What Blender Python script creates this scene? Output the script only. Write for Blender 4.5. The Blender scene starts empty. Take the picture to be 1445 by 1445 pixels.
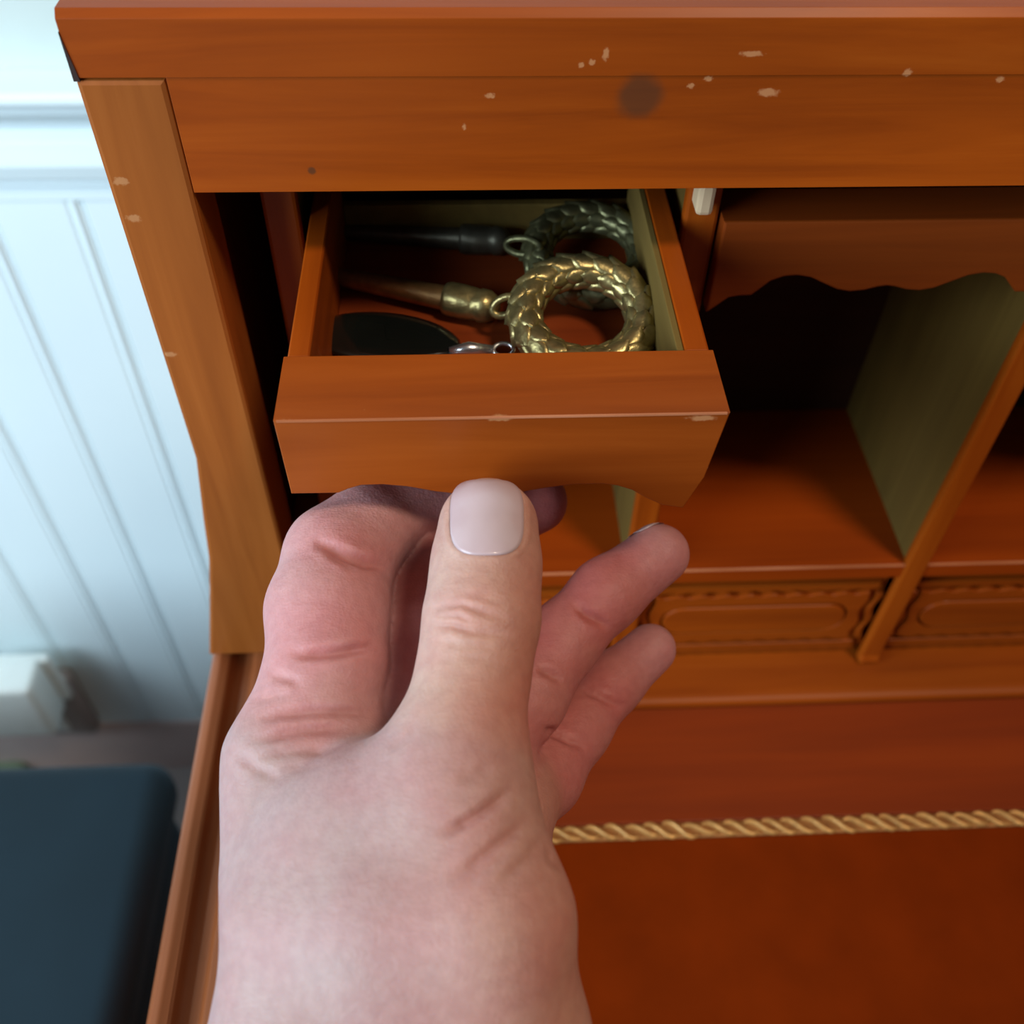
import bpy, bmesh, math, random
import numpy as np
from mathutils import Vector, Matrix
random.seed(7)
sc = bpy.context.scene
PI = math.pi
H = 1.08                       # camera height above the floor; all coordinates below are relative to the camera

# ------------------------------------------------------------------ camera
FP = 1400.0
def nrm(v): v = np.array(v, float); return v/np.linalg.norm(v)
_D = nrm([-32, 1228, 1400]); _X = np.array([1, -.022, .043]); _X = nrm(_X-_D*_X.dot(_D)); _Y = np.cross(_X, _D)
CM = np.array([_X, _Y, -_D])   # rows: world axes in camera coords (right, down, forward)
def c2w(p): return CM @ np.array(p, float)
def at_y(px, py, y):
    r = c2w([(px-722.5)/FP, (py-722.5)/FP, 1]); return r*(y/r[1])
def at_z(px, py, z):
    r = c2w([(px-722.5)/FP, (py-722.5)/FP, 1]); return r*(z/r[2])
cam_d = bpy.data.cameras.new('camera'); cam = bpy.data.objects.new('camera', cam_d); sc.collection.objects.link(cam)
cr, cd, cf = c2w([1, 0, 0]), c2w([0, 1, 0]), c2w([0, 0, 1])
cam.matrix_world = Matrix(((cr[0], -cd[0], -cf[0], 0), (cr[1], -cd[1], -cf[1], 0), (cr[2], -cd[2], -cf[2], H), (0, 0, 0, 1)))
cam_d.sensor_width = 36; cam_d.lens = FP/1445*36; cam_d.clip_start = .01
cam_d.dof.use_dof = True; cam_d.dof.focus_distance = .222; cam_d.dof.aperture_fstop = 13
sc.camera = cam

# ------------------------------------------------------------------ light
w = bpy.data.worlds.new('world'); sc.world = w; w.use_nodes = True
bg = w.node_tree.nodes['Background']; bg.inputs[0].default_value = (.88, .93, 1.0, 1); bg.inputs[1].default_value = .08
def area(name, loc, target, size, power, col):
    l = bpy.data.lights.new(name, 'AREA'); l.shape = 'DISK' if size < .5 else 'SQUARE'; l.size = size; l.energy = power; l.color = col
    o = bpy.data.objects.new(name, l); sc.collection.objects.link(o)
    o.location = Vector(loc)+Vector((0, 0, H)); o.rotation_euler = (Vector(target)-Vector(loc)).to_track_quat('-Z', 'Y').to_euler()
area('window_daylight', (-1.28, -.50, .20), (-.35, .50, -.60), 1.0, 40, (.70, .87, 1.0))
area('ceiling_lamp', (.66, -.46, 1.65), (.05, .2, -.25), .36, 20, (1.0, .80, .60))
sc.view_settings.view_transform = 'Standard'; sc.view_settings.look = 'None'
sc.view_settings.gamma = 1; sc.view_settings.use_curve_mapping = False; sc.view_settings.exposure = 0.0

# ------------------------------------------------------------------ helpers
COL = sc.collection
BASE = {}
def link(o, parent=None):
    COL.objects.link(o)
    if parent: o.parent = parent
    return o
def mesh_obj(name, verts, faces, mat, parent=None, smooth=False, bevel=0, bseg=2, edge_mat=None, origin=None):
    """vertices in camera-relative world coords; object origin = root's base (or own origin)"""
    v = np.array(verts, float).copy(); v[:, 2] += H
    r = parent
    while r is not None and r.parent is not None: r = r.parent
    if parent is not None: b = np.array(r.location) ; par_is_root = (parent is r)
    else:
        lo, hi = v.min(0), v.max(0); b = np.array([(lo[0]+hi[0])/2, (lo[1]+hi[1])/2, lo[2]]) if origin is None else np.array(origin)
    v -= b
    m = bpy.data.meshes.new(name); m.from_pydata(v.tolist(), [], [list(map(int, f)) for f in faces]); m.materials.append(mat)
    if smooth: m.polygons.foreach_set('use_smooth', [True]*len(m.polygons))
    o = bpy.data.objects.new(name, m); link(o, parent)
    if parent is None: o.location = b
    if bevel:
        bv = o.modifiers.new('bevel', 'BEVEL'); bv.width = bevel; bv.segments = bseg; bv.limit_method = 'ANGLE'; bv.angle_limit = .6
        if edge_mat: m.materials.append(edge_mat); bv.material = 1
    return o
def empty(name, loc):
    o = bpy.data.objects.new(name, None); link(o); o.location = (loc[0], loc[1], loc[2]+H); o.empty_display_size = .02; return o
def tag(o, label=None, cat=None, group=None, kind=None):
    if label: o['label'] = label
    if cat: o['category'] = cat
    if group: o['group'] = group
    if kind: o['kind'] = kind
    return o
def box_vf(x0, x1, y0, y1, z0, z1):
    v = [(x, y, z) for z in (z0, z1) for y in (y0, y1) for x in (x0, x1)]
    return v, [(0, 2, 3, 1), (4, 5, 7, 6), (0, 1, 5, 4), (2, 6, 7, 3), (0, 4, 6, 2), (1, 3, 7, 5)]
def box(name, x0, x1, y0, y1, z0, z1, mat, parent=None, bevel=.0008, **k):
    v, f = box_vf(x0, x1, y0, y1, z0, z1); return mesh_obj(name, v, f, mat, parent, bevel=bevel, **k)
def join_vf(parts):
    V, F = [], []
    for v, f in parts:
        n = len(V); V += [tuple(p) for p in v]; F += [tuple(i+n for i in q) for q in f]
    return V, F
def tube_vf(pts, rad, seg=12, closed=False):
    pts = [Vector(p) for p in pts]; n = len(pts); V, F = [], []
    if not hasattr(rad, '__len__'): rad = [rad]*n
    up = Vector((0, 0, 1)); prev = None
    for i, p in enumerate(pts):
        a = pts[(i-1) % n] if (closed or i > 0) else p; b = pts[(i+1) % n] if (closed or i < n-1) else p
        t = (b-a).normalized()
        if prev is None:
            u = t.cross(up)
            if u.length < .1: u = t.cross(Vector((1, 0, 0)))
        else: u = prev-t*prev.dot(t)
        u.normalize(); prev = u; v = t.cross(u)
        for k in range(seg):
            an = 2*PI*k/seg; V.append(tuple(p+(u*math.cos(an)+v*math.sin(an))*rad[i]))
    m = n if closed else n-1
    for i in range(m):
        for k in range(seg):
            a, b = i*seg+k, i*seg+(k+1) % seg; c, d = ((i+1) % n)*seg+(k+1) % seg, ((i+1) % n)*seg+k
            F.append((a, b, c, d))
    if not closed: F.append(tuple(range(seg))[::-1]); F.append(tuple((n-1)*seg+k for k in range(seg)))
    return V, F
def plate_vf(outlines, y0, thick, bevel=0.0004, bres=1):
    """board standing in the XZ plane, outlines [(x,z)...]; later outlines are holes; front face at y0"""
    cu = bpy.data.curves.new('tmp', 'CURVE'); cu.dimensions = '2D'; cu.fill_mode = 'BOTH'
    cu.extrude = thick/2-bevel; cu.bevel_depth = bevel; cu.bevel_resolution = bres; cu.offset = -bevel
    for ol in outlines:
        s = cu.splines.new('POLY'); s.points.add(len(ol)-1)
        for p, q in zip(s.points, ol): p.co = (q[0], q[1], 0, 1)
        s.use_cyclic_u = True
    o = bpy.data.objects.new('tmp', cu); COL.objects.link(o)
    dg = bpy.context.evaluated_depsgraph_get(); me = bpy.data.meshes.new_from_object(o.evaluated_get(dg))
    V = [(v.co.x, y0+thick/2-v.co.z, v.co.y) for v in me.vertices]; F = [tuple(p.vertices) for p in me.polygons]
    bpy.data.objects.remove(o); bpy.data.meshes.remove(me); bpy.data.curves.remove(cu)
    return V, F
def plate(name, outlines, y0, thick, mat, parent, bevel=.0004):
    v, f = plate_vf(outlines, y0, thick, bevel); return mesh_obj(name, v, f, mat, parent)
def prism_x(name, prof, x0, x1, mat, parent=None, smooth=False, bevel=0, **k):
    """profile [(y,z)] swept along x"""
    n = len(prof); V = [(x0, a, b) for a, b in prof]+[(x1, a, b) for a, b in prof]
    F = [(i, (i+1) % n, n+(i+1) % n, n+i) for i in range(n)]+[tuple(range(n))[::-1], tuple(range(n, 2*n))]
    return mesh_obj(name, V, F, mat, parent, smooth, bevel, **k)

# ------------------------------------------------------------------ materials
def nodes(name):
    m = bpy.data.materials.new(name); m.use_nodes = True; nt = m.node_tree; b = nt.nodes['Principled BSDF']; return m, nt, b
def N(nt, t, **k):
    n = nt.nodes.new(t)
    for a, b in k.items():
        if isinstance(a, str) and a.startswith('i_'): n.inputs[int(a[2:])].default_value = b
        else: setattr(n, a, b)
    return n
def ramp(nt, fac, stops):
    r = N(nt, 'ShaderNodeValToRGB'); e = r.color_ramp.elements
    e[0].position, e[0].color = stops[0][0], (*stops[0][1], 1); e[1].position, e[1].color = stops[-1][0], (*stops[-1][1], 1)
    for p, c in stops[1:-1]: x = e.new(p); x.color = (*c, 1)
    nt.links.new(fac, r.inputs[0]); return r.outputs[0]
def mix(nt, fac, a, b, mode='MIX'):
    m = N(nt, 'ShaderNodeMix', data_type='RGBA', blend_type=mode)
    for s, v in ((0, fac), (6, a), (7, b)):
        if hasattr(v, 'links'): nt.links.new(v, m.inputs[s])
        else: m.inputs[s].default_value = v if s == 0 else (*v, 1)
    return m.outputs[2]
def wood(name, dark, mid, light, axis=0, rough=.38, grain=1.0, spots=(), dark_patches=(), coat=.06, gsc=.72):
    m, nt, b = nodes(name)
    g = N(nt, 'ShaderNodeNewGeometry'); mp = N(nt, 'ShaderNodeMapping'); nt.links.new(g.outputs['Position'], mp.inputs[0])
    dark, mid, light = [(c_[0]*1.0, c_[1]*gsc, c_[2]*.45) for c_ in (dark, mid, light)]
    dark = tuple(a_*.7+b_*.3 for a_, b_ in zip(dark, mid)); light = tuple(a_*.7+b_*.3 for a_, b_ in zip(light, mid))
    s = [110.0*grain]*3; s[axis] = 7.0*grain; mp.inputs['Scale'].default_value = s
    n1 = N(nt, 'ShaderNodeTexNoise'); n1.inputs['Scale'].default_value = 1.0; n1.inputs['Detail'].default_value = 6; n1.inputs['Roughness'].default_value = .62; n1.inputs['Distortion'].default_value = .6
    nt.links.new(mp.outputs[0], n1.inputs['Vector'])
    c = ramp(nt, n1.outputs[0], [(.28, dark), (.52, mid), (.75, light)])
    n2 = N(nt, 'ShaderNodeTexNoise'); n2.inputs['Scale'].default_value = 14; n2.inputs['Detail'].default_value = 3
    mp2 = N(nt, 'ShaderNodeMapping'); s2 = [1.0]*3; s2[axis] = .3; mp2.inputs['Scale'].default_value = s2
    nt.links.new(g.outputs['Position'], mp2.inputs[0]); nt.links.new(mp2.outputs[0], n2.inputs['Vector'])
    blot = ramp(nt, n2.outputs[0], [(.3, (.62, .56, .5)), (.7, (1.18, 1.12, 1.05))])
    c = mix(nt, .8, c, blot, 'MULTIPLY')
    def blob(p, r, col, strength, sq=(1, 1, 1), nz=.5):
        nonlocal c
        P = N(nt, 'ShaderNodeVectorMath', operation='SUBTRACT'); nt.links.new(g.outputs['Position'], P.inputs[0]); P.inputs[1].default_value = (p[0], p[1], p[2]+H)
        S = N(nt, 'ShaderNodeVectorMath', operation='MULTIPLY'); nt.links.new(P.outputs[0], S.inputs[0]); S.inputs[1].default_value = (sq[0]/r, sq[1]/r, sq[2]/r)
        L = N(nt, 'ShaderNodeVectorMath', operation='LENGTH'); nt.links.new(S.outputs[0], L.inputs[0])
        nn = N(nt, 'ShaderNodeTexNoise'); nn.inputs['Scale'].default_value = 1.6/r; nt.links.new(g.outputs['Position'], nn.inputs['Vector'])
        A = N(nt, 'ShaderNodeMath', operation='MULTIPLY_ADD'); nt.links.new(nn.outputs[0], A.inputs[0]); A.inputs[1].default_value = nz*2; nt.links.new(L.outputs['Value'], A.inputs[2])
        R = N(nt, 'ShaderNodeMapRange', interpolation_type='SMOOTHSTEP'); nt.links.new(A.outputs[0], R.inputs[0])
        R.inputs[1].default_value = .5+nz; R.inputs[2].default_value = 1.0+nz; R.inputs[3].default_value = strength; R.inputs[4].default_value = 0
        c = mix(nt, R.outputs[0], c, col)
    for p, r, sq in spots: blob(p, r, (.66, .34, .15), .5, sq)
    for p, r, st in dark_patches: blob(p, r, (.05, .03, .015), st, nz=.15)
    nt.links.new(c, b.inputs['Base Color'])
    b.inputs['Roughness'].default_value = rough+.06; b.inputs['Coat Weight'].default_value = coat; b.inputs['Coat Roughness'].default_value = .3; b.inputs['Specular IOR Level'].default_value = .22
    bp = N(nt, 'ShaderNodeBump'); bp.inputs['Strength'].default_value = .12; bp.inputs['Distance'].default_value = .0005
    nt.links.new(n1.outputs[0], bp.inputs['Height']); nt.links.new(bp.outputs[0], b.inputs['Normal'])
    return m
def plain(name, col, rough=.5, metal=0, var=.15, scale=60, bump=0, coat=0, spec=.5):
    m, nt, b = nodes(name); b.inputs['Specular IOR Level'].default_value = spec; g = N(nt, 'ShaderNodeNewGeometry'); n = N(nt, 'ShaderNodeTexNoise'); n.inputs['Scale'].default_value = scale; n.inputs['Detail'].default_value = 4
    nt.links.new(g.outputs['Position'], n.inputs['Vector'])
    c = ramp(nt, n.outputs[0], [(.25, tuple(x*(1-var) for x in col)), (.75, tuple(min(1, x*(1+var)) for x in col))])
    nt.links.new(c, b.inputs['Base Color']); b.inputs['Roughness'].default_value = rough; b.inputs['Metallic'].default_value = metal; b.inputs['Coat Weight'].default_value = coat
    if bump:
        bp = N(nt, 'ShaderNodeBump'); bp.inputs['Strength'].default_value = bump; bp.inputs['Distance'].default_value = .001
        nt.links.new(n.outputs[0], bp.inputs['Height']); nt.links.new(bp.outputs[0], b.inputs['Normal'])
    return m
YF = .203                      # front plane of the outer frame
YD = .222                      # front plane of the pigeonhole dividers
sp = []
for px, py, r, sq in [(1085, 131, .0016, (.6, 1, 1.4)), (1060, 76, .0011, (.4, 1, 1.5)), (1280, 103, .0011, (1, 1, 1)), (855, 76, .0011, (1.4, 1, .7)), (835, 88, .0008, (1, 1, 1)),
                      (692, 136, .0008, (.6, 1, 1)), (975, 122, .0008, (.8, 1, 1)), (1412, 113, .0009, (.8, 1, 1)), (655, 180, .0006, (1, 1, .6)), (1000, 112, .0008, (.7, 1, 1)), (820, 92, .0007, (1, 1, 1))]:
    sp.append((tuple(at_y(px, py, YF)), r*1.05, sq))
WD, WM, WL = (.22, .050, .003), (.35, .092, .006), (.45, .138, .013)
M_rail = wood('varnished_rail_wood', WD, WM, WL, 0, spots=sp, dark_patches=[(tuple(at_y(903, 138, YF)), .0062, .62), (tuple(at_y(440, 242, YF)), .0012, .7)])  # two darker patches on the rail front
M_stile = wood('varnished_stile_wood', (.25, .090, .022), (.37, .150, .040), (.47, .215, .070), 2, spots=[(tuple(at_y(188, 308, YF)), .0012, (.6, 1, 1)), (tuple(at_y(170, 256, YF)), .0012, (.6, 1, 1)), (tuple(at_y(240, 500, YF)), .0010, (.5, 1, 1))])  # yellower and paler than the rail: window light put into the wood colour
M_wood_z = wood('varnished_upright_wood', WD, WM, (.46, .155, .016), 2)
M_wood_y = wood('varnished_side_wood', WD, WM, WL, 1)
M_drawer = wood('varnished_drawer_wood', (.22, .055, .006), (.33, .094, .012), (.43, .140, .024), 0, grain=.8, spots=[(tuple(at_y(402, 590, .149)), .0018, (.5, 1, 1.8)), (tuple(at_y(512, 572, .152)), .0012, (1.2, .6, 1)), (tuple(at_y(705, 591, .149)), .0014, (.5, 1, 1.6)), (tuple(at_y(990, 590, .149)), .0018, (.5, 1, 1.8)), (tuple(at_y(1002, 661, .149)), .0008, (1, 1, 1))])
M_worn = wood('worn_pale_edge_wood', (.34, .13, .05), (.50, .24, .16), (.72, .42, .36), 0, rough=.6, coat=0, grain=1.5)
M_raw = wood('raw_olive_wood', (.105, .062, .026), (.145, .088, .038), (.19, .12, .055), 2, rough=.7, coat=0, gsc=1)
M_rawy = wood('raw_pale_wood', (.13, .085, .045), (.18, .12, .065), (.24, .16, .09), 1, rough=.7, coat=0, gsc=1)
M_pale = plain('pale_chipped_wood', (.62, .45, .27), .6)
M_floorw = wood('reddish_shelf_wood', (.24, .045, .002), (.34, .070, .003), (.42, .095, .005), 0, rough=.42, grain=.7)
M_desk = wood('red_brown_desk_wood', (.16, .026, .001), (.26, .048, .001), (.35, .076, .002), 0, rough=.65, grain=.35)
M_leather = plain('red_brown_leather', (.185, .0225, .0010), .9, var=.14, scale=45, bump=.1, spec=.04)
M_carve = wood('carved_drawer_wood', (.22, .052, .004), (.32, .088, .007), (.40, .125, .013), 0, grain=.9)
M_inside = wood('drawer_bottom_wood', (.20, .045, .010), (.27, .062, .013), (.33, .085, .018), 0, rough=.6, coat=0)
M_gilt = plain('gilt_relief', (.62, .33, .10), .38, .35, .25, 500)
M_brass = plain('aged_brass', (.36, .29, .12), .34, .8, .35, 350, .3)
M_brass_o = plain('orange_brass', (.34, .19, .07), .42, .7, .35, 250, .3)
M_steel = plain('dull_steel', (.13, .12, .085), .45, .7, .3, 250, .2)
M_black = plain('glossy_black', (.008, .010, .009), .12, 0, .2, 60, coat=.5)
M_silver = plain('silver_metal', (.75, .75, .76), .25, .9, .1)
M_wall = plain('white_painted_wainscot', (.80, .94, .98), .6, 0, .03, 6)
M_upper = plain('pale_green_grey_wall_paint', (.62, .72, .70), .8, 0, .03, 20)
M_base = plain('taupe_baseboard_paint', (.58, .46, .43), .8, 0, .12, 12)
M_carpet = plain('taupe_carpet', (.42, .38, .36), .95, 0, .25, 300, .5)
M_case = plain('dark_blue_black_plastic', (.006, .018, .028), .5, 0, .2, 9, spec=.22)
M_plug = plain('white_plug_plastic', (.78, .86, .84), .4, 0, .03)
M_outlet = plain('grey_outlet_plastic', (.30, .265, .25), .5, 0, .06)
M_green = plain('pale_green_cloth', (.17, .24, .16), .9, 0, .1)

# ------------------------------------------------------------------ the room
YW, ZF = .57, -H
wall = box('wall_back', -1.6, 1.6, YW, YW+.1, ZF, 1.2, M_upper, bevel=0); tag(wall, kind='structure')
k = YW/.66
pitch = .066*k; x = -.2728*k-pitch*16
zb0, zb1 = -1.13*k, -.39*k
gw = .0035
def board_vf(x):
    # flat board with a bead at its right side
    pr = [(x, YW), (x, YW-.0078), (x+.001, YW-.009), (x+pitch-.011, YW-.009), (x+pitch-.0095, YW-.0080), (x+pitch-.0085, YW-.0085), (x+pitch-.006, YW-.0098), (x+pitch-.0035, YW-.0085), (x+pitch-.0025, YW-.0077), (x+pitch-.0008, YW-.0077), (x+pitch-.0008, YW)]
    n = len(pr); V = [(a, b, zb0) for a, b in pr]+[(a, b, zb1) for a, b in pr]
    return V, [(i, n+i, n+(i+1) % n, (i+1) % n) for i in range(n)]+[tuple(range(n)), tuple(range(n, 2*n))[::-1]]
first = None
for i in range(34):
    if first is None: first = mesh_obj('board', *board_vf(x), M_wall, wall)
    else:
        c = first.copy(); COL.objects.link(c); c.parent = wall; c.location.x += i*pitch
zk = lambda z: z*k
prof = [(YW, zk(-.302)), (YW-.030, zk(-.302)), (YW-.033, zk(-.3045)), (YW-.033, zk(-.309)), (YW-.026, zk(-.312)), (YW-.024, zk(-.320)), (YW-.015, zk(-.330)), (YW-.013, zk(-.336)), (YW-.017, zk(-.345)), (YW-.019, zk(-.360)),
        (YW-.016, zk(-.372)), (YW-.013, zk(-.3735)), (YW-.013, zk(-.379)), (YW-.010, zk(-.380)), (YW-.010, zk(-.3925)), (YW, zk(-.3925))]
t = prism_x('trim_1', prof, -1.6, 1.6, M_wall, bevel=.001); tag(t, kind='structure')
t = box('baseboard_back', -1.6, 1.6, YW-.012, YW, ZF, zk(-1.13), M_base, bevel=.002); tag(t, kind='structure')
fl = box('floor', -1.6, 1.6, -1.6, YW+.1, ZF-.05, ZF, M_carpet, bevel=0); tag(fl, kind='structure')

# ------------------------------------------------------------------ things at the left
def rbox(name, x0, x1, y0, y1, z0, z1, mat, parent=None, bev=.02, seg=5, **kk):
    o = box(name, x0, x1, y0, y1, z0, z1, mat, parent, bevel=bev, bseg=seg); o.data.polygons.foreach_set('use_smooth', [True]*len(o.data.polygons)); return o
zc = -.62; q = at_z(196, 1105, zc); qb = at_z(100, 1069, zc)
case = empty('storage_box', ((q[0]-.30), .05, ZF)); tag(case, 'large dark blue-black box with rounded edges on the floor left of the desk', 'box')
rbox('body', q[0]-.55, q[0]+.012, -.12, qb[1]-.01, ZF, zc-.035, M_case, case, .02)
rbox('lid', q[0]-.555, q[0]+.018, -.125, qb[1], zc-.045, zc, M_case, case, .017, 6)
# outlet + plug adapter
a = at_y(52, 943, YW-.01); b_ = at_y(104, 1015, YW-.01)
ou = empty('wall_outlet', (a[0], YW-.01, b_[2])); tag(ou, 'grey wall outlet box low on the white wainscot', 'outlet')
rbox('outlet_box', a[0]-.02, a[0]+.036, YW-.030, YW-.0095, b_[2]-.002, a[2]+.004, M_outlet, ou, .008, 4)
rbox('socket_face', a[0]-.012, a[0]+.012, YW-.032, YW-.029, b_[2]+.015, a[2]-.012, M_plug, ou, .001, 2)
p0 = at_y(0, 1040, YW-.075); p1 = at_y(62, 985, YW-.075)
pl = empty('plug_adapter', (p0[0]+.02, YW-.05, p0[2])); tag(pl, 'white plug adapter plugged into the grey wall outlet', 'plug')
rbox('adapter_body', p0[0]-.012, p1[0]-.008, YW-.078, YW-.040, p0[2]+.002, p1[2]+.016, M_plug, pl, .006, 4)
rbox('adapter_neck', p0[0]-.002, p1[0]-.002, YW-.042, YW-.0325, p0[2]+.008, p1[2]+.012, M_plug, pl, .004, 3)
pin = tube_vf([(p0[0]+.004, YW-.079, p1[2]+.004), (p0[0]+.004, YW-.0775, p1[2]+.004)], .0025, 10); mesh_obj('indicator', *pin, M_case, pl)
gq = at_z(22, 1052, ZF+.02)
gb = rbox('green_pouch', gq[0]-.07, gq[0]+.022, gq[1]-.06, gq[1]+.012, ZF, ZF+.03, M_green, None, .01, 4)
tag(gb, 'pale green pouch on the floor under the plug adapter', 'pouch')

# ------------------------------------------------------------------ the desk
desk = empty('secretary_desk', (.25, .15, ZF)); tag(desk, 'varnished wooden secretary desk with pigeonholes, scalloped drawers and a gilt-edged writing surface', 'desk')
XL, XI = -.0785, -.0602        # left stile outer / inner
XR = .60
ZT, ZS = -.0818, -.095         # cabinet top, seam above stiles
ZRB = -.1212                   # bottom of top rail
ZLEDGE, ZDESK = -.3555, -.3615
# top board with small dark chip cut out of its left corner
tp = [(YF, ZT-.0015), (YF+.0015, ZT), (YF+.13, ZT), (YF+.13, ZS), (YF, ZS)]
prism_x('top_board', tp, XL, XR, M_rail, desk, bevel=.00012)
box('top_rail', XI+.0001, XR-.02, YF+.0003, YF+.017, ZRB, ZS-.00005, M_rail, desk, bevel=.00012)
chip = [(XL-.0001, YF-.0002, ZT-.004), (XL+.0009, YF-.0002, ZS+.002), (XL+.0012, YF-.0002, ZS-.0006), (XL-.0001, YF-.0002, ZS-.0006),
        (XL-.0001, YF+.004, ZT-.004), (XL+.0009, YF+.004, ZS+.002), (XL+.0012, YF+.004, ZS-.0006), (XL-.0001, YF+.004, ZS-.0006)]
c = mesh_obj('corner_gap', chip, [(0, 3, 2, 1), (4, 5, 6, 7), (0, 1, 5, 4), (1, 2, 6, 5), (2, 3, 7, 6), (3, 0, 4, 7)], plain('dark_gap', (.03, .012, .008), .8), desk); tag(c, 'dark open joint at the corner')
# left stile with a foot that flares out
ol = [(XI, ZS-.0003), (XL, ZS-.0003)]
for px, py in [(180, 350), (235, 545), (268, 650), (286, 735), (294, 790), (295, 840), (295, 880), (295, 925)]:
    p = at_y(px, py, YF); ol.append((min(p[0], XL) if py > 700 else XL, p[2]))
fz = ol[-1][1]; ol += [(-.0600, fz), (-.0597, -.25)]
plate('stile', [ol], YF, .018, M_stile, desk, .0012)
box('stile', XR-.02, XR, YF, YF+.018, -.312, ZS-.0003, M_wood_z, desk, bevel=.001)
# cabinet sides, back, bottom
box('side_panel', XL+.0005, XL+.010, YF+.018, .325, fz, ZS-.0003, M_wood_z, desk)
box('side_panel', XR-.010, XR-.0005, YF+.018, .325, fz, ZS-.0003, M_wood_z, desk)
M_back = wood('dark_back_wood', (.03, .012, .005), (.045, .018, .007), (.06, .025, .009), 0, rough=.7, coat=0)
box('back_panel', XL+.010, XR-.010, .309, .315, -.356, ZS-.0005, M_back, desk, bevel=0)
# pigeonhole floor and its front lip
box('pigeonhole_floor', XI-.008, XR-.022, YD+.0008, .309, -.2975, -.2897, M_floorw, desk, bevel=.0007, edge_mat=M_worn, bseg=1)
# dividers
DX = [-.0445+.1035*i for i in range(7)]
pitch_d = .1035
for i, dx in enumerate(DX[:-1]):
    xa, xb = (dx, dx+.0085)
    if i == 0: xa, xb = -.0500, -.0412
    if i == 1: xa, xb = .0565, .0655
    pr = [(YD, -.1245), (YD, -.338), (YD-.0035, -.346), (YD-.0035, -.3552), (YD+.012, -.3552), (YD+.012, -.2980), (.308, -.2980), (.308, -.1245)]
    if i > 0: d = prism_x('divider', [(a, b) for a, b in [(YD, -.1245), (YD, -.350), (YD-.0012, -.3525), (YD-.0012, -.3552), (YD+.004, -.3552), (YD+.004, -.1245)]], xa, xb, M_wood_z, desk, bevel=.0010)
    else: d = prism_x('divider', [(YD, -.1245), (YD, -.3552), (YD+.004, -.3552), (YD+.004, -.1245)], xa, xb, M_wood_z, desk, bevel=.0010)
    s_ = box('divider_panel', xa+.0006, xb-.0006, YD+.004, .308, -.2896, -.1245, M_raw, desk, bevel=0)
    zs_ = -.1545 if i else -.1700
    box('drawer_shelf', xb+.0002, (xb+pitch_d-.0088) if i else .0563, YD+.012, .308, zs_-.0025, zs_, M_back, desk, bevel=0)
# pale stop block under the rail above the divider
q = at_y(990, 274, YD-.003)
st = box('drawer_stop', q[0]-.0014, q[0]+.0030, YD-.006, YD+.004, q[2]-.0045, ZRB-.0002, M_pale, desk, bevel=.0012); tag(st, 'small pale wooden stop block under the top rail')

def scallop(x0, x1, ztop, s=1.0):
    """valance outline: low ends, stepped arches, twin lobes in the middle"""
    w_ = x1-x0; zt = ztop
    half = [(0, .0300), (.0, .0305), (.035, .0272), (.055, .0252), (.085, .0246), (.118, .0245), (.140, .0222), (.165, .0195), (.20, .0180), (.235, .0177), (.275, .0185),
            (.32, .0208), (.36, .0228), (.40, .0236), (.44, .0232), (.475, .0221), (.50, .0217)]
    pts = [(x0+w_*u, zt-d*s) for u, d in half]+[(x1-w_*u, zt-d*s) for u, d in half[::-1][1:]]
    return [(x1, zt), (x0, zt)]+pts[1:-1]
# closed valance drawers in the other bays
for i in range(1, 6):
    xa = (.0655 if i == 1 else DX[i]+.0085)+.0006; xb = DX[i+1]-.0006 if i < 5 else XR-.0205
    if i == 5: xb = DX[5]+.0085+pitch_d-.0092
    zt = -.1395
    fr = plate('valance_drawer', [scallop(xa, xb, zt, .93)], YD-.004, .016, wood('valance_wood_%d' % i, (.15, .036, .006), (.23, .060, .010), (.30, .085, .015), 0, grain=.8), desk, .0006)
    box('drawer_box', xa+.001, xb-.001, YD+.0122, .304, -.1543, -.143, M_back, fr, bevel=0)
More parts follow.
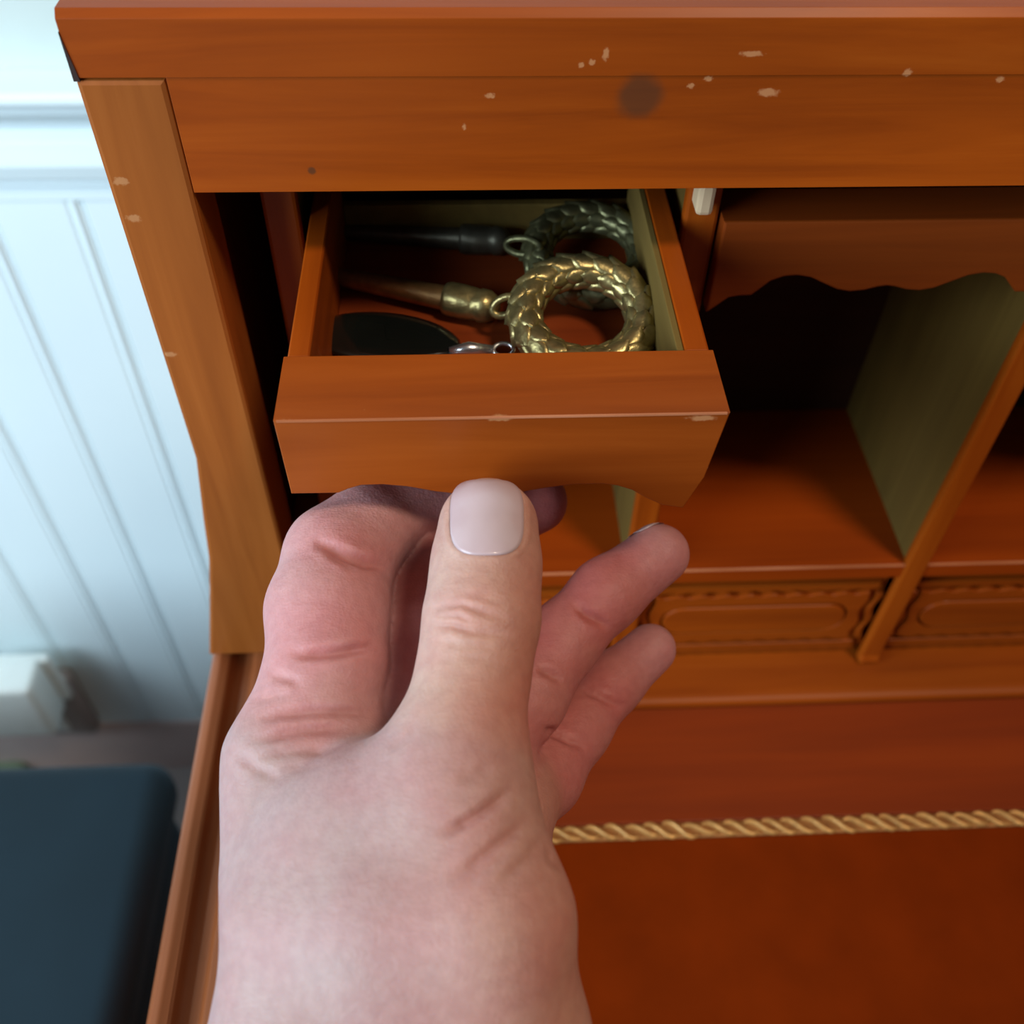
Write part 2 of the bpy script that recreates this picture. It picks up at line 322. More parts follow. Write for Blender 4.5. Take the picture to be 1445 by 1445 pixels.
    # carved little drawer fronts below
def bay_carve(xa, xb):
    z0, z1 = -.2980, -.3552
    p = box('carved_drawer', xa, xb, YD+.0065, YD+.016, z1, z0, M_carve, desk, bevel=0)
    # frame plate with wavy outline and an oval opening
    fx0, fx1 = xa+.0055, xb-.0062; zt, zb = -.3115, -.3425
    o = []; n = 46
    for j in range(n+1):
        u = j/n; o.append((fx0+(fx1-fx0)*u, zt+.0007*math.cos(u*2*PI*9)))
    for j in range(1, 13):
        u = j/13; o.append((fx1+.0009*math.sin(u*2*PI*2), zt+(zb-zt)*u))
    for j in range(n+1):
        u = 1-j/n; o.append((fx0+(fx1-fx0)*u, zb+.0007*math.cos(u*2*PI*9)))
    for j in range(1, 13):
        u = 1-j/13; o.append((fx0+.0009*math.sin(u*2*PI*2), zt+(zb-zt)*u))
    def oval(c0, c1, zc_, r, m=14):
        q = [(c1+r*math.cos(a), zc_+r*math.sin(a)) for a in [PI/2-PI*j/m for j in range(m+1)]]
        return q+[(c0+r*math.cos(a), zc_+r*math.sin(a)) for a in [-PI/2-PI*j/m for j in range(m+1)]]
    zc_ = -.3268; r = .0088
    c0, c1 = fx0+.0045+r, fx1-.0055-r
    plate('carved_frame', [o, oval(c0, c1, zc_, r+.0005)], YD+.0040, .0030, M_carve, p, .0004)
    plate('oval_panel', [oval(c0, c1, zc_, r-.0004)], YD+.0036, .0034, M_carve, p, .0006)
    # beads above and below
    for zz, hh in ((-.3072, .0022), (-.3478, .0024)):
        oo = [(xa+.003, zz+hh)]+[(xa+.003+(xb-xa-.006)*j/50, zz+hh) for j in range(1, 51)]+[(xb-.003-(xb-xa-.006)*j/50, zz-hh+.0006*math.cos(j/50*2*PI*11)) for j in range(51)]
        plate('scrolled_bead', [oo], YD+.0045, .0025, M_carve, p, .0004)
    for xx in (xa+.0016, xb-.0032):
        oo = []
        for j in range(13): oo.append((xx+.0009*math.sin(j/12*2*PI*2), -.3115-.031*j/12))
        for j in range(13): oo.append((xx+.0022+.0009*math.sin((12-j)/12*2*PI*2+.8), -.3115-.031*(12-j)/12))
        plate('leaf_carving', [oo], YD+.0042, .0028, M_carve, p, .0003)
for i in range(0, 6):
    if i == 0: xa, xb = -.0410, .0563
    else:
        xa = .0657 if i == 1 else DX[i]+.0087; xb = DX[i+1]-.0002 if i < 5 else DX[5]+.0085+pitch_d-.0092
    bay_carve(xa, xb)
box('filler_panel', XI-.008, -.0502, YD+.0065, YD+.016, -.3552, -.2980, M_carve, desk, bevel=0)
# ledge with rounded nose
pr = [(YD+.085, -.3595), (YD+.085, ZLEDGE)]+[(.2090+.0035*math.cos(a)-.0002, ZLEDGE-.003+.003*math.sin(a)) for a in [PI/2+PI*j/8 for j in range(9)]]
prism_x('ledge', pr, XI-.008, XR-.02, M_wood_z if False else M_carve, desk)
# writing surface: wood border, gilt strip, leather
yb0 = .1575
box('writing_border', -.0640, XR+.02, yb0, YD+.07, ZDESK-.02, ZDESK, M_desk, desk, bevel=.0006)
box('writing_border', -.0640, -.0300, -.14, yb0-.0001, ZDESK-.02, ZDESK, wood('desk_wood_side', (.17, .030, .004), (.27, .052, .006), (.36, .080, .009), 1, rough=.45, grain=.35), desk, bevel=.0006)
box('leather_panel', -.0298, XR-.02, -.10, yb0-.0060, ZDESK-.02, ZDESK-.0012, M_leather, desk, bevel=.0006)
box('front_border', -.0298, XR+.02, -.14, -.1002, ZDESK-.02, ZDESK, M_desk, desk, bevel=.0006)
gs = box('gilt_border', -.0298, XR-.02, yb0-.0060, yb0-.0001, ZDESK-.018, ZDESK-.0006, plain('gilt_ground', (.36, .15, .04), .5, .2, .3, 300), desk, bevel=.0004)
# scroll leaves on the gilt strip
def leaf_vf():
    V, F = [], []; n, m = 13, 6
    for i in range(n):
        u = i/(n-1); x_ = -.0068+.0136*u; yc = -.0023*math.sin((u-.5)*PI*1.5); wd = .00125*math.sin(PI*min(max(u*.94+.03, 0), 1))**.6
        for j in range(m+1):
            a = PI*j/m; V.append((x_, yc+wd*math.cos(a), .0013*math.sin(a)*(0.5+.5*math.sin(PI*u))))
    for i in range(n-1):
        for j in range(m): F.append((i*(m+1)+j, i*(m+1)+j+1, (i+1)*(m+1)+j+1, (i+1)*(m+1)+j))
    return V, F
lv, lf = leaf_vf(); lm = bpy.data.meshes.new('gilt_leaf'); lm.from_pydata(lv, [], lf); lm.materials.append(M_gilt); lm.polygons.foreach_set('use_smooth', [True]*len(lf))
nx = 0; xg = -.024
while xg < XR-.03:
    o = bpy.data.objects.new('gilt_leaf', lm); link(o, gs)
    o.location = (xg-desk.location.x, yb0-.0030-desk.location.y, ZDESK-.0004+H-desk.location.z); o.rotation_euler = (0, 0, random.uniform(-.15, .15)-.02); o.scale = (1, random.uniform(.9, 1.1), random.uniform(.8, 1.3))
    xg += .0074+random.uniform(-.0010, .0010); nx += 1
# raised side rails with moulded grooves (left and right of the writing surface)
def side_rail(x_out, x_in):
    s = 1 if x_in > x_out else -1; W_ = abs(x_in-x_out); zt = fz-.0006
    pts = [(0, -.045), (0, -.004), (.0015, -.0012), (.004, 0), (.0075, -.0006), (.0090, -.0030), (.0120, -.0042), (.0150, -.0036), (.0165, -.0016), (.0205, -.0004), (.0235, -.0016), (.0250, -.0040), (W_-.004, -.0046), (W_, -.008), (W_, -.045)]
    n = len(pts); V = []
    for yy in (-.14, .325): V += [(x_out+s*a, yy, zt+b) for a, b in pts]
    F = [(i, (i+1) % n, n+(i+1) % n, n+i) for i in range(n)]+[tuple(range(n)), tuple(range(n, 2*n))]
    return mesh_obj('side_rail', V, F, wood('side_rail_wood', (.20, .075, .028), (.32, .125, .068), (.40, .17, .10), 1, gsc=.76), desk, bevel=.0006)
xo = -.0958
side_rail(xo, -.0642); side_rail(XR+.06, XR+.0202)
# carcass below
box('carcass_side', xo+.003, xo+.022, -.13, .32, ZF+.08, fz-.046, M_wood_z, desk)
box('carcass_side', XR+.038, XR+.057, -.13, .32, ZF+.08, fz-.046, M_wood_z, desk)
box('apron', xo+.023, XR+.037, -.12, -.10, -.50, ZDESK-.0205, M_rail, desk)
box('carcass_back', xo+.023, XR+.037, .30, .315, ZF+.1, ZDESK-.0205, M_back, desk)
for xx in (xo+.003, XR+.012):
    for yy in (-.13, .275): box('leg', xx, xx+.045, yy, yy+.045, ZF, ZF+.0799, M_wood_z, desk, bevel=.003)

# ------------------------------------------------------------------ the open drawer (part of the desk)
dx0, dx1, dy0, dyb = -.0396, .0545, .149, .2550
dzt, dzb = -.1405, -.1692
olw = [(dx1, dzt), (dx0, dzt)]
for px_, py_ in [(411, 697), (478, 696), (492, 690), (510, 685), (540, 684), (575, 687), (615, 694), (650, 698), (690, 699), (730, 696), (770, 689), (810, 684), (850, 683), (872, 686), (892, 692), (912, 703), (935, 713), (964, 717)]:
    p = at_y(px_, py_, dy0); olw.append((p[0], p[2]))
olw.append((.0523, -.1600))
# right end of the front tapers inwards towards its low point, as a bracket
drawer = plate('drawer', [olw], dy0, .0205, M_drawer, desk, .0003); tag(drawer, 'small open drawer with a scalloped front pulled out by the hand')
box('worn_edge', dx0+.0006, dx1-.0006, dy0-.00012, dy0+.00030, dzt-.00035, dzt+.00010, M_worn, drawer, bevel=0)
sb = dy0+.0206
box('side_board', dx0+.0006, dx0+.0055, sb, dyb, dzb+.001, dzt-.0004, M_wood_y, drawer, bevel=.0005)
box('side_board', dx1-.0062, dx1-.0006, sb, dyb, dzb+.001, dzt-.0004, M_wood_y, drawer, bevel=.0005)
l_ = box('inner_lining', dx1-.0078, dx1-.00625, sb, dyb-.0031, dzb+.003, dzt-.0006, M_rawy, drawer, bevel=.0002); tag(l_, 'pale raw wood lining on the right side')
box('back_board', dx0+.0056, dx1-.0063, dyb-.003, dyb, dzb+.001, -.1548, M_rawy, drawer, bevel=.0004)
box('bottom_board', dx0+.0056, dx1-.0063, sb, dyb-.0031, dzb+.001, dzb+.003, M_inside, drawer, bevel=0)
zin = dzb+.003

# ------------------------------------------------------------------ brass drop pulls in the drawer
def scale_mesh(mat):
    V, F = [], []; n, m = 7, 6
    for i in range(n):
        u = i/(n-1)
        wd = .0024*(1-max(0, (u-.45)/.55)**2.4)**.5 if u > .45 else .0024*(.82+.18*u/.45)
        for j in range(m+1):
            v = j/m*2-1; V.append((-.0028+.0062*u, wd*v, .0008*(1-v*v)+.0006*u-(.0002 if u < .1 else 0)))
    k0 = len(V)
    for i in range(n):
        for j in range(m+1):
            a = V[i*(m+1)+j]; V.append((a[0], a[1], -.0006))
    for i in range(n-1):
        for j in range(m): F.append((i*(m+1)+j, (i+1)*(m+1)+j, (i+1)*(m+1)+j+1, i*(m+1)+j+1))
    for j in range(m): F.append(((n-1)*(m+1)+j, k0+(n-1)*(m+1)+j, k0+(n-1)*(m+1)+j+1, (n-1)*(m+1)+j+1))
    for i in range(n-1):
        F.append((i*(m+1), k0+i*(m+1), k0+(i+1)*(m+1), (i+1)*(m+1))); F.append((i*(m+1)+m, (i+1)*(m+1)+m, k0+(i+1)*(m+1)+m, k0+i*(m+1)+m))
    me = bpy.data.meshes.new('scale'); me.from_pydata(V, [], F); me.materials.append(mat); me.polygons.foreach_set('use_smooth', [True]*len(F)); return me
def pull(name, label, rc, R, rt, rot, rod_a, rod_b, link_pts, m_ring, m_rod, m_cap, rr=1.0):
    root = empty(name, (rc[0], rc[1], zin)); tag(root, label, 'pull', 'brass drop pulls in the open drawer')
    q = rot; c0 = Vector(rc)
    cen = [c0+q @ Vector((R*math.cos(a), R*math.sin(a), 0)) for a in [2*PI*i/48 for i in range(48)]]
    ring = mesh_obj('ring', *tube_vf([tuple(p) for p in cen], rt, 12, True), m_ring, root, smooth=True)
    sm = scale_mesh(m_ring); nu = 17
    for row, ph in enumerate([-1.95, -1.0, -.05, .9, 1.85]):      # positions around the tube, measured from its top
        for i in range(nu):
            a = 2*PI*(i+(row % 2)*.5)/nu
            er = Vector((math.cos(a), math.sin(a), 0)); et = Vector((-math.sin(a), math.cos(a), 0)); ez = Vector((0, 0, 1))
            nn = er*math.sin(ph)+ez*math.cos(ph); p = c0+q @ (er*R+nn*(rt-.0001))
            xx = q @ et; zz = q @ nn; yy = zz.cross(xx); tl = Matrix.Rotation(-.06, 3, yy); xx = tl @ xx; zz = tl @ zz
            mw = Matrix((( xx.x, yy.x, zz.x, p.x-root.location.x), (xx.y, yy.y, zz.y, p.y-root.location.y), (xx.z, yy.z, zz.z, p.z+H-root.location.z), (0, 0, 0, 1)))
            s = R/.0142*1.28*(1+.28*math.sin(ph)*rt/R*3)
            o = bpy.data.objects.new('scale', sm); link(o, ring); o.matrix_local = mw @ Matrix.Diagonal((s*.88, s*.92*min(1, rt/.0042), 1, 1))
    A, B = Vector(rod_a), Vector(rod_b); dv = B-A
    prof = [(0, .0014), (.02, .0022), (.10, .0025), (.3, .0028), (.55, .0031), (.70, .0034), (.715, .0036)]
    mesh_obj('rod', *tube_vf([tuple(A+dv*u) for u, r in prof], [r*rr for u, r in prof], 16), m_rod, root, smooth=True)
    prof = [(.700, .0028), (.705, .0042), (.73, .0046), (.80, .0046), (.86, .0044), (.885, .0041), (.90, .0045), (.94, .0044), (.975, .0034), (1.0, .0012)]
    mesh_obj('cap', *tube_vf([tuple(A+dv*u) for u, r in prof], [r*rr for u, r in prof], 18), m_cap, root, smooth=True)
    mesh_obj('link', *tube_vf(link_pts, .0010, 8, True), m_ring, root, smooth=True)
    return root
def loop(c, ax, ay, n=20): 
    c, ax, ay = Vector(c), Vector(ax), Vector(ay); return [tuple(c+ax*math.cos(2*PI*i/n)+ay*math.sin(2*PI*i/n)) for i in range(n)]
RX = lambda a: Matrix.Rotation(a, 3, 'X'); RYm = lambda a: Matrix.Rotation(a, 3, 'Y')
r1 = at_z(824, 447, -.1550)
ra, rb = at_z(456, 386, -.1620), at_z(704, 436, -.1610)
lk = at_z(714, 432, -.1555)
pull('drop_pull', 'bright brass drop pull with a scaled ring, nearer the drawer front', tuple(r1), .0147, .0036, RX(.24), tuple(ra), tuple(rb),
     loop(lk, (.0034, -.0004, .001), (.0004, .0010, .0022)), M_brass, M_brass_o, M_brass)
r2 = at_z(833, 358, -.1585)
ra, rb = at_z(480, 327, -.1630), at_z(722, 341, -.1620)
lk = (Vector(at_z(738, 348, -.156)))
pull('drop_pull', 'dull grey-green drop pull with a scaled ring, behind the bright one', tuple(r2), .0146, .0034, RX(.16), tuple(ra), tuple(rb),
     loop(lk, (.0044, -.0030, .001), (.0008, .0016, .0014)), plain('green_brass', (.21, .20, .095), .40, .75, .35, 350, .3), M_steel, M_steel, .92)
# black oval pendant with silver clasp
po = at_z(545, 474, zin+.002)
bo = empty('oval_pendant', (po[0], po[1], zin)); tag(bo, 'glossy black oval pendant with a silver clasp at the drawer\'s front left', 'pendant')
V, F = [], []
for i in range(9):
    ph = PI*i/8
    for j in range(28):
        a = 2*PI*j/28; s = math.sin(ph)**.7 if 0 < i < 8 else .02
        V.append((po[0]+.0195*s*math.cos(a), po[1]-.002+.0105*s*math.sin(a)-.0030*math.cos(a), zin+.0026+.0024*math.cos(ph)))
for i in range(8):
    for j in range(28): F.append((i*28+j, (i+1)*28+j, (i+1)*28+(j+1) % 28, i*28+(j+1) % 28))
mesh_obj('oval_stone', V, F, M_black, bo, smooth=True)
pc = at_z(662, 492, zin+.004)
mesh_obj('clasp', *tube_vf([(pc[0]-.005, pc[1]-.0005, zin+.0035), (pc[0], pc[1], zin+.004), (pc[0]+.006, pc[1]+.0006, zin+.0030)], [.0012, .0019, .0012], 10), M_silver, bo, smooth=True)
mesh_obj('clasp', *tube_vf(loop((pc[0]+.0088, pc[1]+.0005, zin+.0030), (.0026, 0, 0), (0, .0018, .0006)), .0006, 8, True), M_silver, bo, smooth=True)

# ------------------------------------------------------------------ the hand
def cam_pt(px, py, d): return np.array([(px-722.5)/FP*d, (py-722.5)/FP*d, d])
def chain(pts):
    out = []
    for a, b in zip(pts[:-1], pts[1:]): out.append((cam_pt(*a[:3]), cam_pt(*b[:3]), a[3]/FP*a[2], b[3]/FP*b[2]))
    return out
ELB = CM.T @ np.array([-.060, -.085, -.215])
def to_elbow(p, r0, r1, off=(0, 0, 0)): return [(cam_pt(*p), ELB+np.array(off), r0, r1)]
PALM = (chain([(440, 1480, .180, 118), (420, 1300, .184, 88), (418, 1215, .198, 86), (406, 1110, .207, 74), (412, 1068, .209, 84)])
        + chain([(690, 1480, .180, 124), (680, 1300, .176, 115), (650, 1150, .184, 96)])
        + chain([(565, 1500, .180, 150), (545, 1300, .182, 130), (530, 1190, .192, 110), (520, 1080, .220, 88)])
        + chain([(600, 1500, .205, 130), (640, 1250, .218, 130), (705, 1130, .228, 74)])
        + chain([(500, 1250, .215, 120), (540, 1060, .232, 90)])
        + chain([(622, 1110, .187, 84), (480, 1195, .189, 84)])
        + to_elbow((428, 1480, .180), .0160, .020, (-.012, 0, 0)) + to_elbow((700, 1480, .180), .0162, .020, (.016, 0, 0)) + to_elbow((600, 1500, .200), .019, .026))
THUMB = chain([(642, 1150, .184, 90), (656, 1020, .191, 79), (668, 950, .196, 76), (680, 872, .199, 78), (686, 800, .204, 73), (689, 745, .2085, 71)])
INDEX = chain([(412, 1068, .209, 84), (446, 1000, .213, 85), (462, 935, .217, 82), (463, 862, .224, 84), (480, 787, .233, 76), (522, 745, .238, 62), (580, 708, .244, 46), (660, 700, .249, 42)])
MIDDLE = chain([(520, 1080, .220, 88), (560, 1010, .226, 78), (592, 900, .233, 66), (614, 800, .248, 58), (665, 745, .262, 52), (756, 708, .264, 45)])
RING = chain([(600, 1120, .220, 80), (680, 1060, .230, 62), (740, 985, .240, 57), (795, 902, .248, 51), (856, 838, .252, 49), (930, 782, .257, 43)])
PINKY = chain([(690, 1150, .226, 74), (762, 1095, .242, 57), (812, 1028, .253, 47), (864, 964, .262, 41), (918, 916, .268, 36)])
vox = .00078
lo = np.array([-.085, -.014, .055]); hi = np.array([.058, .205, .285])
dims = np.ceil((hi-lo)/vox).astype(int)
gx, gy, gz = [lo[i]+np.arange(dims[i])*vox for i in range(3)]
def smin(a, b, k_):
    h = np.maximum(k_-np.abs(a-b), 0)/k_; return np.minimum(a, b)-h*h*k_*.25
def cap_d(X_, Y_, Z_, c):
    a, b, ra, rb = c; ba = b-a; L = ba.dot(ba)
    pa = (X_-a[0], Y_-a[1], Z_-a[2])
    h = np.clip((pa[0]*ba[0]+pa[1]*ba[1]+pa[2]*ba[2])/L, 0, 1)
    return np.sqrt((pa[0]-h*ba[0])**2+(pa[1]-h*ba[1])**2+(pa[2]-h*ba[2])**2)-(ra+(rb-ra)*h)
def accumulate(G, caps, k_):
    for c in caps:
        a, b, ra, rb = c; mg = max(ra, rb)+.016
        l = np.minimum(a, b)-mg; h = np.maximum(a, b)+mg
        i0 = np.clip(((l-lo)/vox).astype(int), 0, dims); i1 = np.clip(((h-lo)/vox).astype(int)+2, 0, dims)
        if (i1 <= i0).any(): continue
        sl = tuple(slice(i0[j], i1[j]) for j in range(3))
        X_ = gx[sl[0]][:, None, None].astype(np.float32); Y_ = gy[sl[1]][None, :, None].astype(np.float32); Z_ = gz[sl[2]][None, None, :].astype(np.float32)
        G[sl] = smin(G[sl], cap_d(X_, Y_, Z_, c), k_)
    return G
P = accumulate(np.full(dims, .02, np.float32), PALM, .010)
out = P.copy()
for ch, kk, kj in ((THUMB, .004, .010), (INDEX, .0035, .005), (MIDDLE, .0035, .005), (RING, .0035, .005), (PINKY, .0035, .005)):
    out = np.minimum(out, smin(P, accumulate(np.full(dims, .02, np.float32), ch, kk), kj))
import openvdb
vg = openvdb.FloatGrid(.02); vg.copyFromArray(out); pts, quads = vg.convertToQuads(0.0)
del P, out
pts = pts.astype(float)*vox+lo
me = bpy.data.meshes.new('tmp'); me.from_pydata((pts @ CM.T).tolist(), [], quads.tolist())
o = bpy.data.objects.new('tmp', me); COL.objects.link(o)
s_ = o.modifiers.new('s', 'SMOOTH'); s_.factor = .5; s_.iterations = 5
s_ = o.modifiers.new('u', 'SUBSURF'); s_.levels = 1; s_.render_levels = 1
dg = bpy.context.evaluated_depsgraph_get(); hm = bpy.data.meshes.new_from_object(o.evaluated_get(dg)); bpy.data.objects.remove(o)
nv = len(hm.vertices); co = np.empty(nv*3); hm.vertices.foreach_get('co', co); co = co.reshape(-1, 3)
no = np.array([0.0]*nv*3); hm.vertex_normals.foreach_get('vector', no); no = no.reshape(-1, 3)
cc = co @ CM                       # camera coords
# normals should point outwards
test = np.mean(np.einsum('ij,ij->i', no, co-co.mean(0)))
if test < 0: hm.flip_normals(); no = -no
ncam = no @ CM
px = 722.5+FP*cc[:, 0]/cc[:, 2]; py = 722.5+FP*cc[:, 1]/cc[:, 2]; dep = cc[:, 2]
facing = np.clip(-np.einsum('ij,ij->i', ncam, cc/np.linalg.norm(cc, axis=1)[:, None])*3, 0, 1)
def seg_dist(pl):
    global endfade
    best = np.full(nv, 1e9); ub = np.zeros(nv); L_ = [math.dist(a, b) for a, b in zip(pl[:-1], pl[1:])]; T_ = sum(L_); acc = 0
    for a, b, l_ in zip(pl[:-1], pl[1:], L_):
        a = np.array(a, float); b = np.array(b, float); ab = b-a
        h = np.clip(((px-a[0])*ab[0]+(py-a[1])*ab[1])/ab.dot(ab), 0, 1)
        dd_ = np.hypot(px-a[0]-h*ab[0], py-a[1]-h*ab[1]); ub = np.where(dd_ < best, (acc+h*l_)/T_, ub); best = np.minimum(best, dd_); acc += l_
    endfade = np.clip(np.minimum(ub, 1-ub)/.3, 0.05, 1)
    return best
disp = np.zeros(nv)
CR = [  # polyline px, depth mm, sigma px, centre depth, depth width
    ([(599, 865), (625, 856), (650, 852), (680, 863), (723, 874)], .50, 4.5, .190, .012), ([(616, 870), (647, 869), (668, 879)], .30, 3.5, .190, .012),
    ([(600, 882), (637, 883), (668, 892), (723, 896)], .55, 4.5, .190, .012), ([(637, 836), (705, 838)], .20, 5, .19, .012), ([(606, 905), (650, 910), (720, 914)], .18, 5, .19, .012),
    ([(600, 932), (660, 928), (725, 936)], .12, 6, .188, .012), ([(612, 846), (660, 842), (718, 852)], .15, 4, .19, .012),
    ([(731, 1100), (705, 1130), (670, 1153), (640, 1170), (614, 1180)], .9, 7, .170, .022), ([(760, 1140), (728, 1172), (692, 1200), (655, 1230), (628, 1246)], .55, 7, .167, .022),
    ([(735, 1190), (690, 1222), (640, 1262)], .3, 6, .165, .02), ([(780, 1165), (745, 1210), (700, 1250)], .3, 7, .168, .02), ([(700, 1080), (670, 1092), (640, 1098)], .25, 8, .175, .02),
    ([(800, 1230), (780, 1215), (770, 1190)], .3, 5, .17, .02), ([(590, 1010), (575, 1035), (545, 1060)], .25, 7, .175, .015),
    ([(404, 922), (430, 924), (470, 921), (512, 915), (540, 905)], 1.1, 6, .207, .016), ([(440, 762), (465, 772), (492, 785), (520, 795), (552, 802)], 1.1, 6, .222, .016),
    ([(455, 778), (480, 792), (505, 806)], .3, 4, .222, .014), ([(362, 1014), (400, 1008), (447, 1004), (500, 1004), (547, 1006)], .75, 6, .195, .02),
    ([(345, 1047), (385, 1040), (425, 1031), (464, 1028), (510, 1024)], .5, 6, .193, .02), ([(350, 1075), (395, 1062), (440, 1056), (490, 1052)], .4, 6, .19, .02), ([(376, 950), (405, 958), (430, 964)], .4, 6, .203, .016),
    ([(350, 990), (380, 985), (410, 975)], .25, 6, .2, .016), ([(330, 1060), (360, 1085), (400, 1100)], .3, 7, .19, .016), ([(470, 1040), (430, 1075), (395, 1095)], .3, 8, .19, .02),
    ([(806, 853), (832, 868), (864, 888)], .7, 5, .244, .014), ([(756, 942), (775, 950), (795, 963)], .7, 5, .235, .014), ([(818, 862), (840, 880)], .25, 4, .244, .014),
    ([(811, 966), (842, 980), (880, 1000)], .7, 5, .24, .014), ([(755, 1023), (790, 1038), (830, 1058)], .8, 5, .235, .014),
    ([(585, 815), (596, 822), (606, 826)], .5, 3, .246, .014),
]
for pl, am, sg, d0, dd in CR:
    d = seg_dist(pl); dk = []
    for p_ in pl:
        sel = (np.hypot(px-p_[0], py-p_[1]) < 9) & (facing > .05); dk.append(dep[sel].min() if sel.any() else d0)
    d0 = float(np.median(dk)); wd = np.exp(-((dep-d0)/.0075)**4)
    # fade towards the ends
    disp -= am*(1.55 if pl[0][0] < 560 or pl[0][0] > 735 else 1.25)*.001*wd*facing*endfade*(np.exp(-(d/(sg*1.25))**2)-.10*np.exp(-((d-2.6*sg)/(1.3*sg))**2))
# nail bed rim
NO = []
for u in np.linspace(0, 1, 60):
    a = u*2*PI; e = 3.2
    NO.append((687+53.5*np.sign(math.cos(a))*abs(math.cos(a))**(2/e), 727+55*np.sign(math.sin(a))*abs(math.sin(a))**(2/e)))
low = [p for p in NO if p[1] > 700]; low = sorted(low, key=lambda p: math.atan2(p[0]-687, 700-p[1]))
def inside_nail():
    return (np.abs((px-687)/52)**3.2+np.abs((py-727)/54)**3.2)
ins = inside_nail(); tm = np.exp(-((dep-.199)/.010)**2)*facing
disp -= .00045*tm*(ins < 1.0); disp += .00035*tm*np.exp(-((ins**(1/3.2)-1.12)/.10)**2)*(py > 700)
# soft muscle and tendon relief
from mathutils import noise
co2 = co+no*disp[:, None]
hm.vertices.foreach_set('co', (co2-0).ravel())
# skin tone varies along the hand: redder, pinker fingers, paler thumb; shade painted in
ptsw = cc
def grp(caps): return np.min([cap_d(ptsw[:, 0], ptsw[:, 1], ptsw[:, 2], c) for c in caps], axis=0)
dI, dM, dR, dP, dT = [grp(c[1:]) for c in (INDEX, MIDDLE, RING, PINKY, THUMB)]
dF = np.minimum(np.minimum(dI, dM), np.minimum(dR, dP)); 
wf = np.clip(1-dF/.006, 0, 1); wt = np.clip(1-dT/.005, 0, 1)*(1-wf)
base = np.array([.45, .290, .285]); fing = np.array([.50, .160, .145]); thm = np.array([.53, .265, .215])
base = base[None]+(np.array([.50, .225, .165])-base)[None]*(np.clip((px-500)/300, 0, 1)**1.2)[:, None]  # warm shade on the thumb-base side put into the palm colour
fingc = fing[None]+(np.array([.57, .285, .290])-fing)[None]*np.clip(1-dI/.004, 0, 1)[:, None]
thm = np.array([.55, .345, .285])+(np.array([.53, .215, .150])-np.array([.55, .345, .285]))*np.clip((px-620)/140+(py-850)/500, 0, 1)[:, None]  # thumb reddens to the right and below: its shaded side painted in
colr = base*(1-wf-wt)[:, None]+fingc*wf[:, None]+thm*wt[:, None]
tip = np.zeros(nv)
for c in (RING[-1], PINKY[-1]): tip = np.maximum(tip, np.exp(-(np.linalg.norm(ptsw-c[1], axis=1)/.011)**2))
colr = colr*(1-.75*tip[:, None])+np.array([.60, .33, .34])*.75*tip[:, None]  # ring and little fingertips lightened: lit ends put into the skin colour
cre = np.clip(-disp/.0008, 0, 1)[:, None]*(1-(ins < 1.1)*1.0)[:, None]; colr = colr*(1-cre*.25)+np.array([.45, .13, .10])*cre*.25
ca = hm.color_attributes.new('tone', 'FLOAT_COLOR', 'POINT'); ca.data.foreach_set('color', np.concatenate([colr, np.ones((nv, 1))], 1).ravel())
def skin():
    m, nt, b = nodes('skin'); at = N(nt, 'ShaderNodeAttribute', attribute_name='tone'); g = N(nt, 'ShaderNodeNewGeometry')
    n = N(nt, 'ShaderNodeTexNoise'); n.inputs['Scale'].default_value = 55; n.inputs['Detail'].default_value = 5; nt.links.new(g.outputs['Position'], n.inputs['Vector'])
    mot = ramp(nt, n.outputs[0], [(.3, (1.0, .82, .82)), (.7, (1.0, 1.10, 1.06))]); c_ = mix(nt, .8, at.outputs['Color'], mot, 'MULTIPLY')
    n3 = N(nt, 'ShaderNodeTexNoise'); n3.inputs['Scale'].default_value = 420; nt.links.new(g.outputs['Position'], n3.inputs['Vector'])
    mo2 = ramp(nt, n3.outputs[0], [(.35, (.92, .88, .88)), (.65, (1.04, 1.05, 1.04))]); c_ = mix(nt, .7, c_, mo2, 'MULTIPLY')
    nt.links.new(c_, b.inputs['Base Color']); b.inputs['Roughness'].default_value = .52; b.inputs['Specular IOR Level'].default_value = .35
    b.inputs['Subsurface Weight'].default_value = .35; b.inputs['Subsurface Scale'].default_value = .004; b.inputs['Subsurface Radius'].default_value = (1.0, .35, .2)
    v = N(nt, 'ShaderNodeTexVoronoi'); v.inputs['Scale'].default_value = 1500; nt.links.new(g.outputs['Position'], v.inputs['Vector'])
    mp = N(nt, 'ShaderNodeMapping'); mp.inputs['Scale'].default_value = (60, 190, 160); nt.links.new(g.outputs['Position'], mp.inputs[0])
    n2 = N(nt, 'ShaderNodeTexNoise'); n2.inputs['Scale'].default_value = 2.2; n2.inputs['Detail'].default_value = 7; n2.inputs['Roughness'].default_value = .65; nt.links.new(mp.outputs[0], n2.inputs['Vector'])
    b1 = N(nt, 'ShaderNodeBump'); b1.inputs['Strength'].default_value = .22; b1.inputs['Distance'].default_value = .0003; nt.links.new(v.outputs['Distance'], b1.inputs['Height'])
    b2 = N(nt, 'ShaderNodeBump'); b2.inputs['Strength'].default_value = .35; b2.inputs['Distance'].default_value = .0008; nt.links.new(n2.outputs[0], b2.inputs['Height']); nt.links.new(b1.outputs[0], b2.inputs['Normal'])
    nt.links.new(b2.outputs[0], b.inputs['Normal']); return m
M_skin = skin()
for p in hm.polygons: pass
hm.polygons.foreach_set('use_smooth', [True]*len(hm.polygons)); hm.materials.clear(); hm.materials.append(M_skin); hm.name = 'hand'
hand = bpy.data.objects.new('hand', hm); link(hand); hand.location = (0, 0, H)
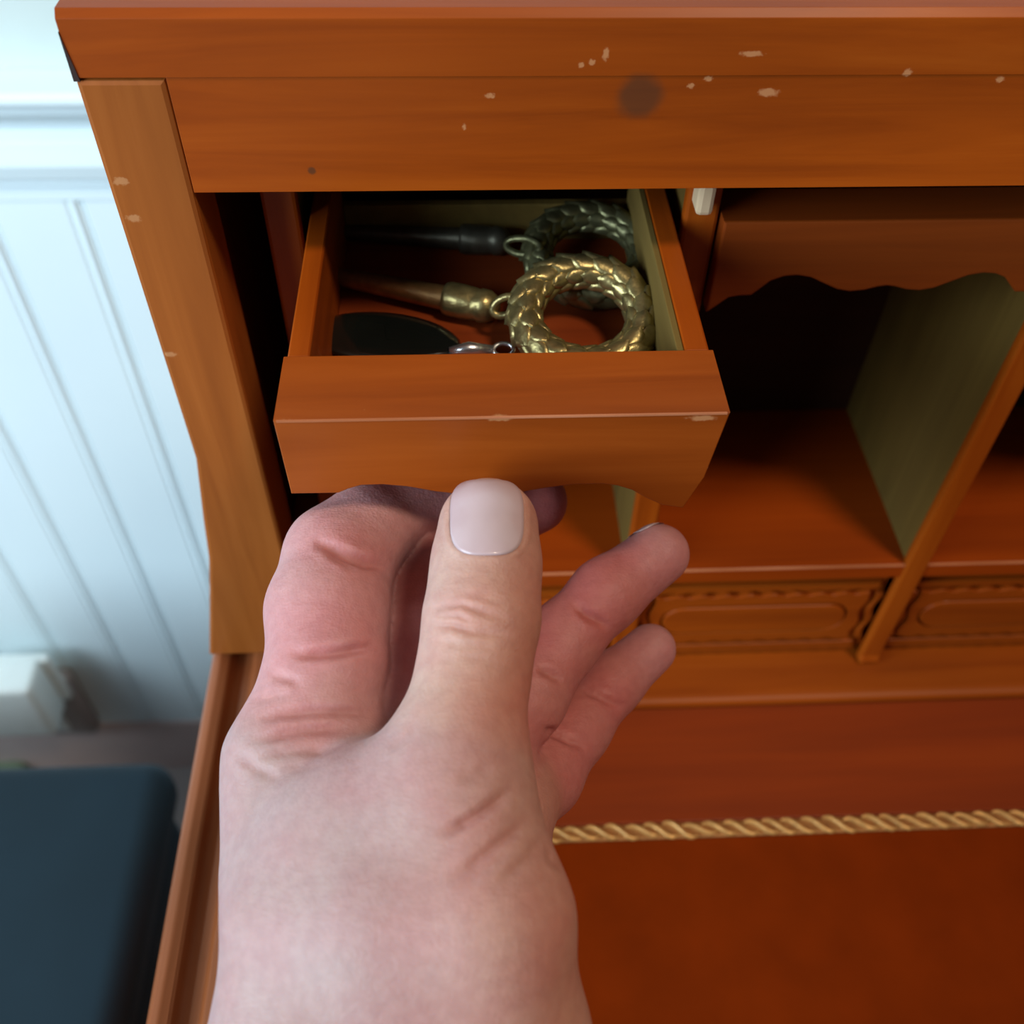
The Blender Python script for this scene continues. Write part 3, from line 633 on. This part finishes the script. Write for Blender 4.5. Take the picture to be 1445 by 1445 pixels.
# origin at its lowest point
v = np.empty(nv*3); hm.vertices.foreach_get('co', v); v = v.reshape(-1, 3); bz = v[:, 2].min(); bc = np.array([v[:, 0].mean(), v[:, 1].mean(), bz])
hm.vertices.foreach_set('co', (v-bc).ravel()); hand.location = (bc[0], bc[1], bc[2]+H); hm.update()
tag(hand, 'left hand of a person, thumb and fingers pinching the open drawer front', 'person')
# nails: thin curved plates lying on the finger surface
def sdf_pts(caps, p, k_=.004):
    d = None
    for c in caps:
        e = cap_d(p[..., 0], p[..., 1], p[..., 2], c); d = e if d is None else smin(d, e, k_)
    return d
M_nail = plain('nail', (.55, .40, .415), .32, 0, .04, 200, coat=.3)
def nail(name, caps, fn, nu, nvv, lift, t0, t1, dirs=None):
    P_, ok = [], []
    for j in range(nvv+1):
        for i in range(nu+1):
            o_, d_ = fn(i/nu*2-1, j/nvv*2-1)
            t = t0; best = (1e9, t0)
            for _ in range(60):
                s = float(sdf_pts(caps, o_+d_*t))-lift
                if s < best[0]: best = (s, t)
                if s < 1e-5 or t > t1: break
                t += max(s, 2e-5)
            P_.append(o_+d_*best[1])
    P_ = np.array(P_); W_ = P_ @ CM.T
    n = (nu+1)*(nvv+1); back = (P_*(1+.0006/np.linalg.norm(P_, axis=1))[:, None]) @ CM.T
    V = np.concatenate([W_, back]); F = []
    for j in range(nvv):
        for i in range(nu):
            a = j*(nu+1)+i; F.append((a, a+1, a+nu+2, a+nu+1)); F.append((n+a, n+a+nu+1, n+a+nu+2, n+a+1))
    for i in range(nu): F.append((i, n+i, n+i+1, i+1)); a = nvv*(nu+1)+i; F.append((a, a+1, n+a+1, n+a))
    for j in range(nvv): a = j*(nu+1); F.append((a, a+nu+1, n+a+nu+1, n+a)); a += nu; F.append((a, n+a, n+a+nu+1, a+nu+1))
    return mesh_obj(name, V, F, M_nail, hand, smooth=True)
def sq_disc(a, b, e=3.4):      # square grid -> squircle
    r = max(abs(a), abs(b)); 
    if r == 0: return 0, 0
    nn = (abs(a)**e+abs(b)**e)**(1/e); return a*r/nn, b*r/nn
def thumb_fn(a, b):
    a, b = sq_disc(a, b); r = cam_pt(687+52*a, 730+53.5*b, 1.0); r = r/np.linalg.norm(r); return np.zeros(3), r
tn = nail('thumbnail', THUMB[2:], thumb_fn, 24, 24, .00035, .17, .23); tag(tn, 'pale pink thumbnail')
def ring_fn(a, b):             # nail on the far upper side of the ring fingertip
    a, b = sq_disc(a, b, 2.6); base_, tip_ = RING[-1][0], RING[-1][1]; ax = nrm(tip_-base_); up = nrm(np.array([-.35, -.75, .6])); up = nrm(up-ax*up.dot(ax)); sd = np.cross(ax, up)
    c_ = tip_+ax*.0015; an = a*1.0
    dv = -(up*math.cos(an)+sd*math.sin(an)); return c_+ax*(b*.0050)-dv*.03, dv
rn = nail('fingernail', RING[2:], ring_fn, 12, 12, .0003, 0, .03)
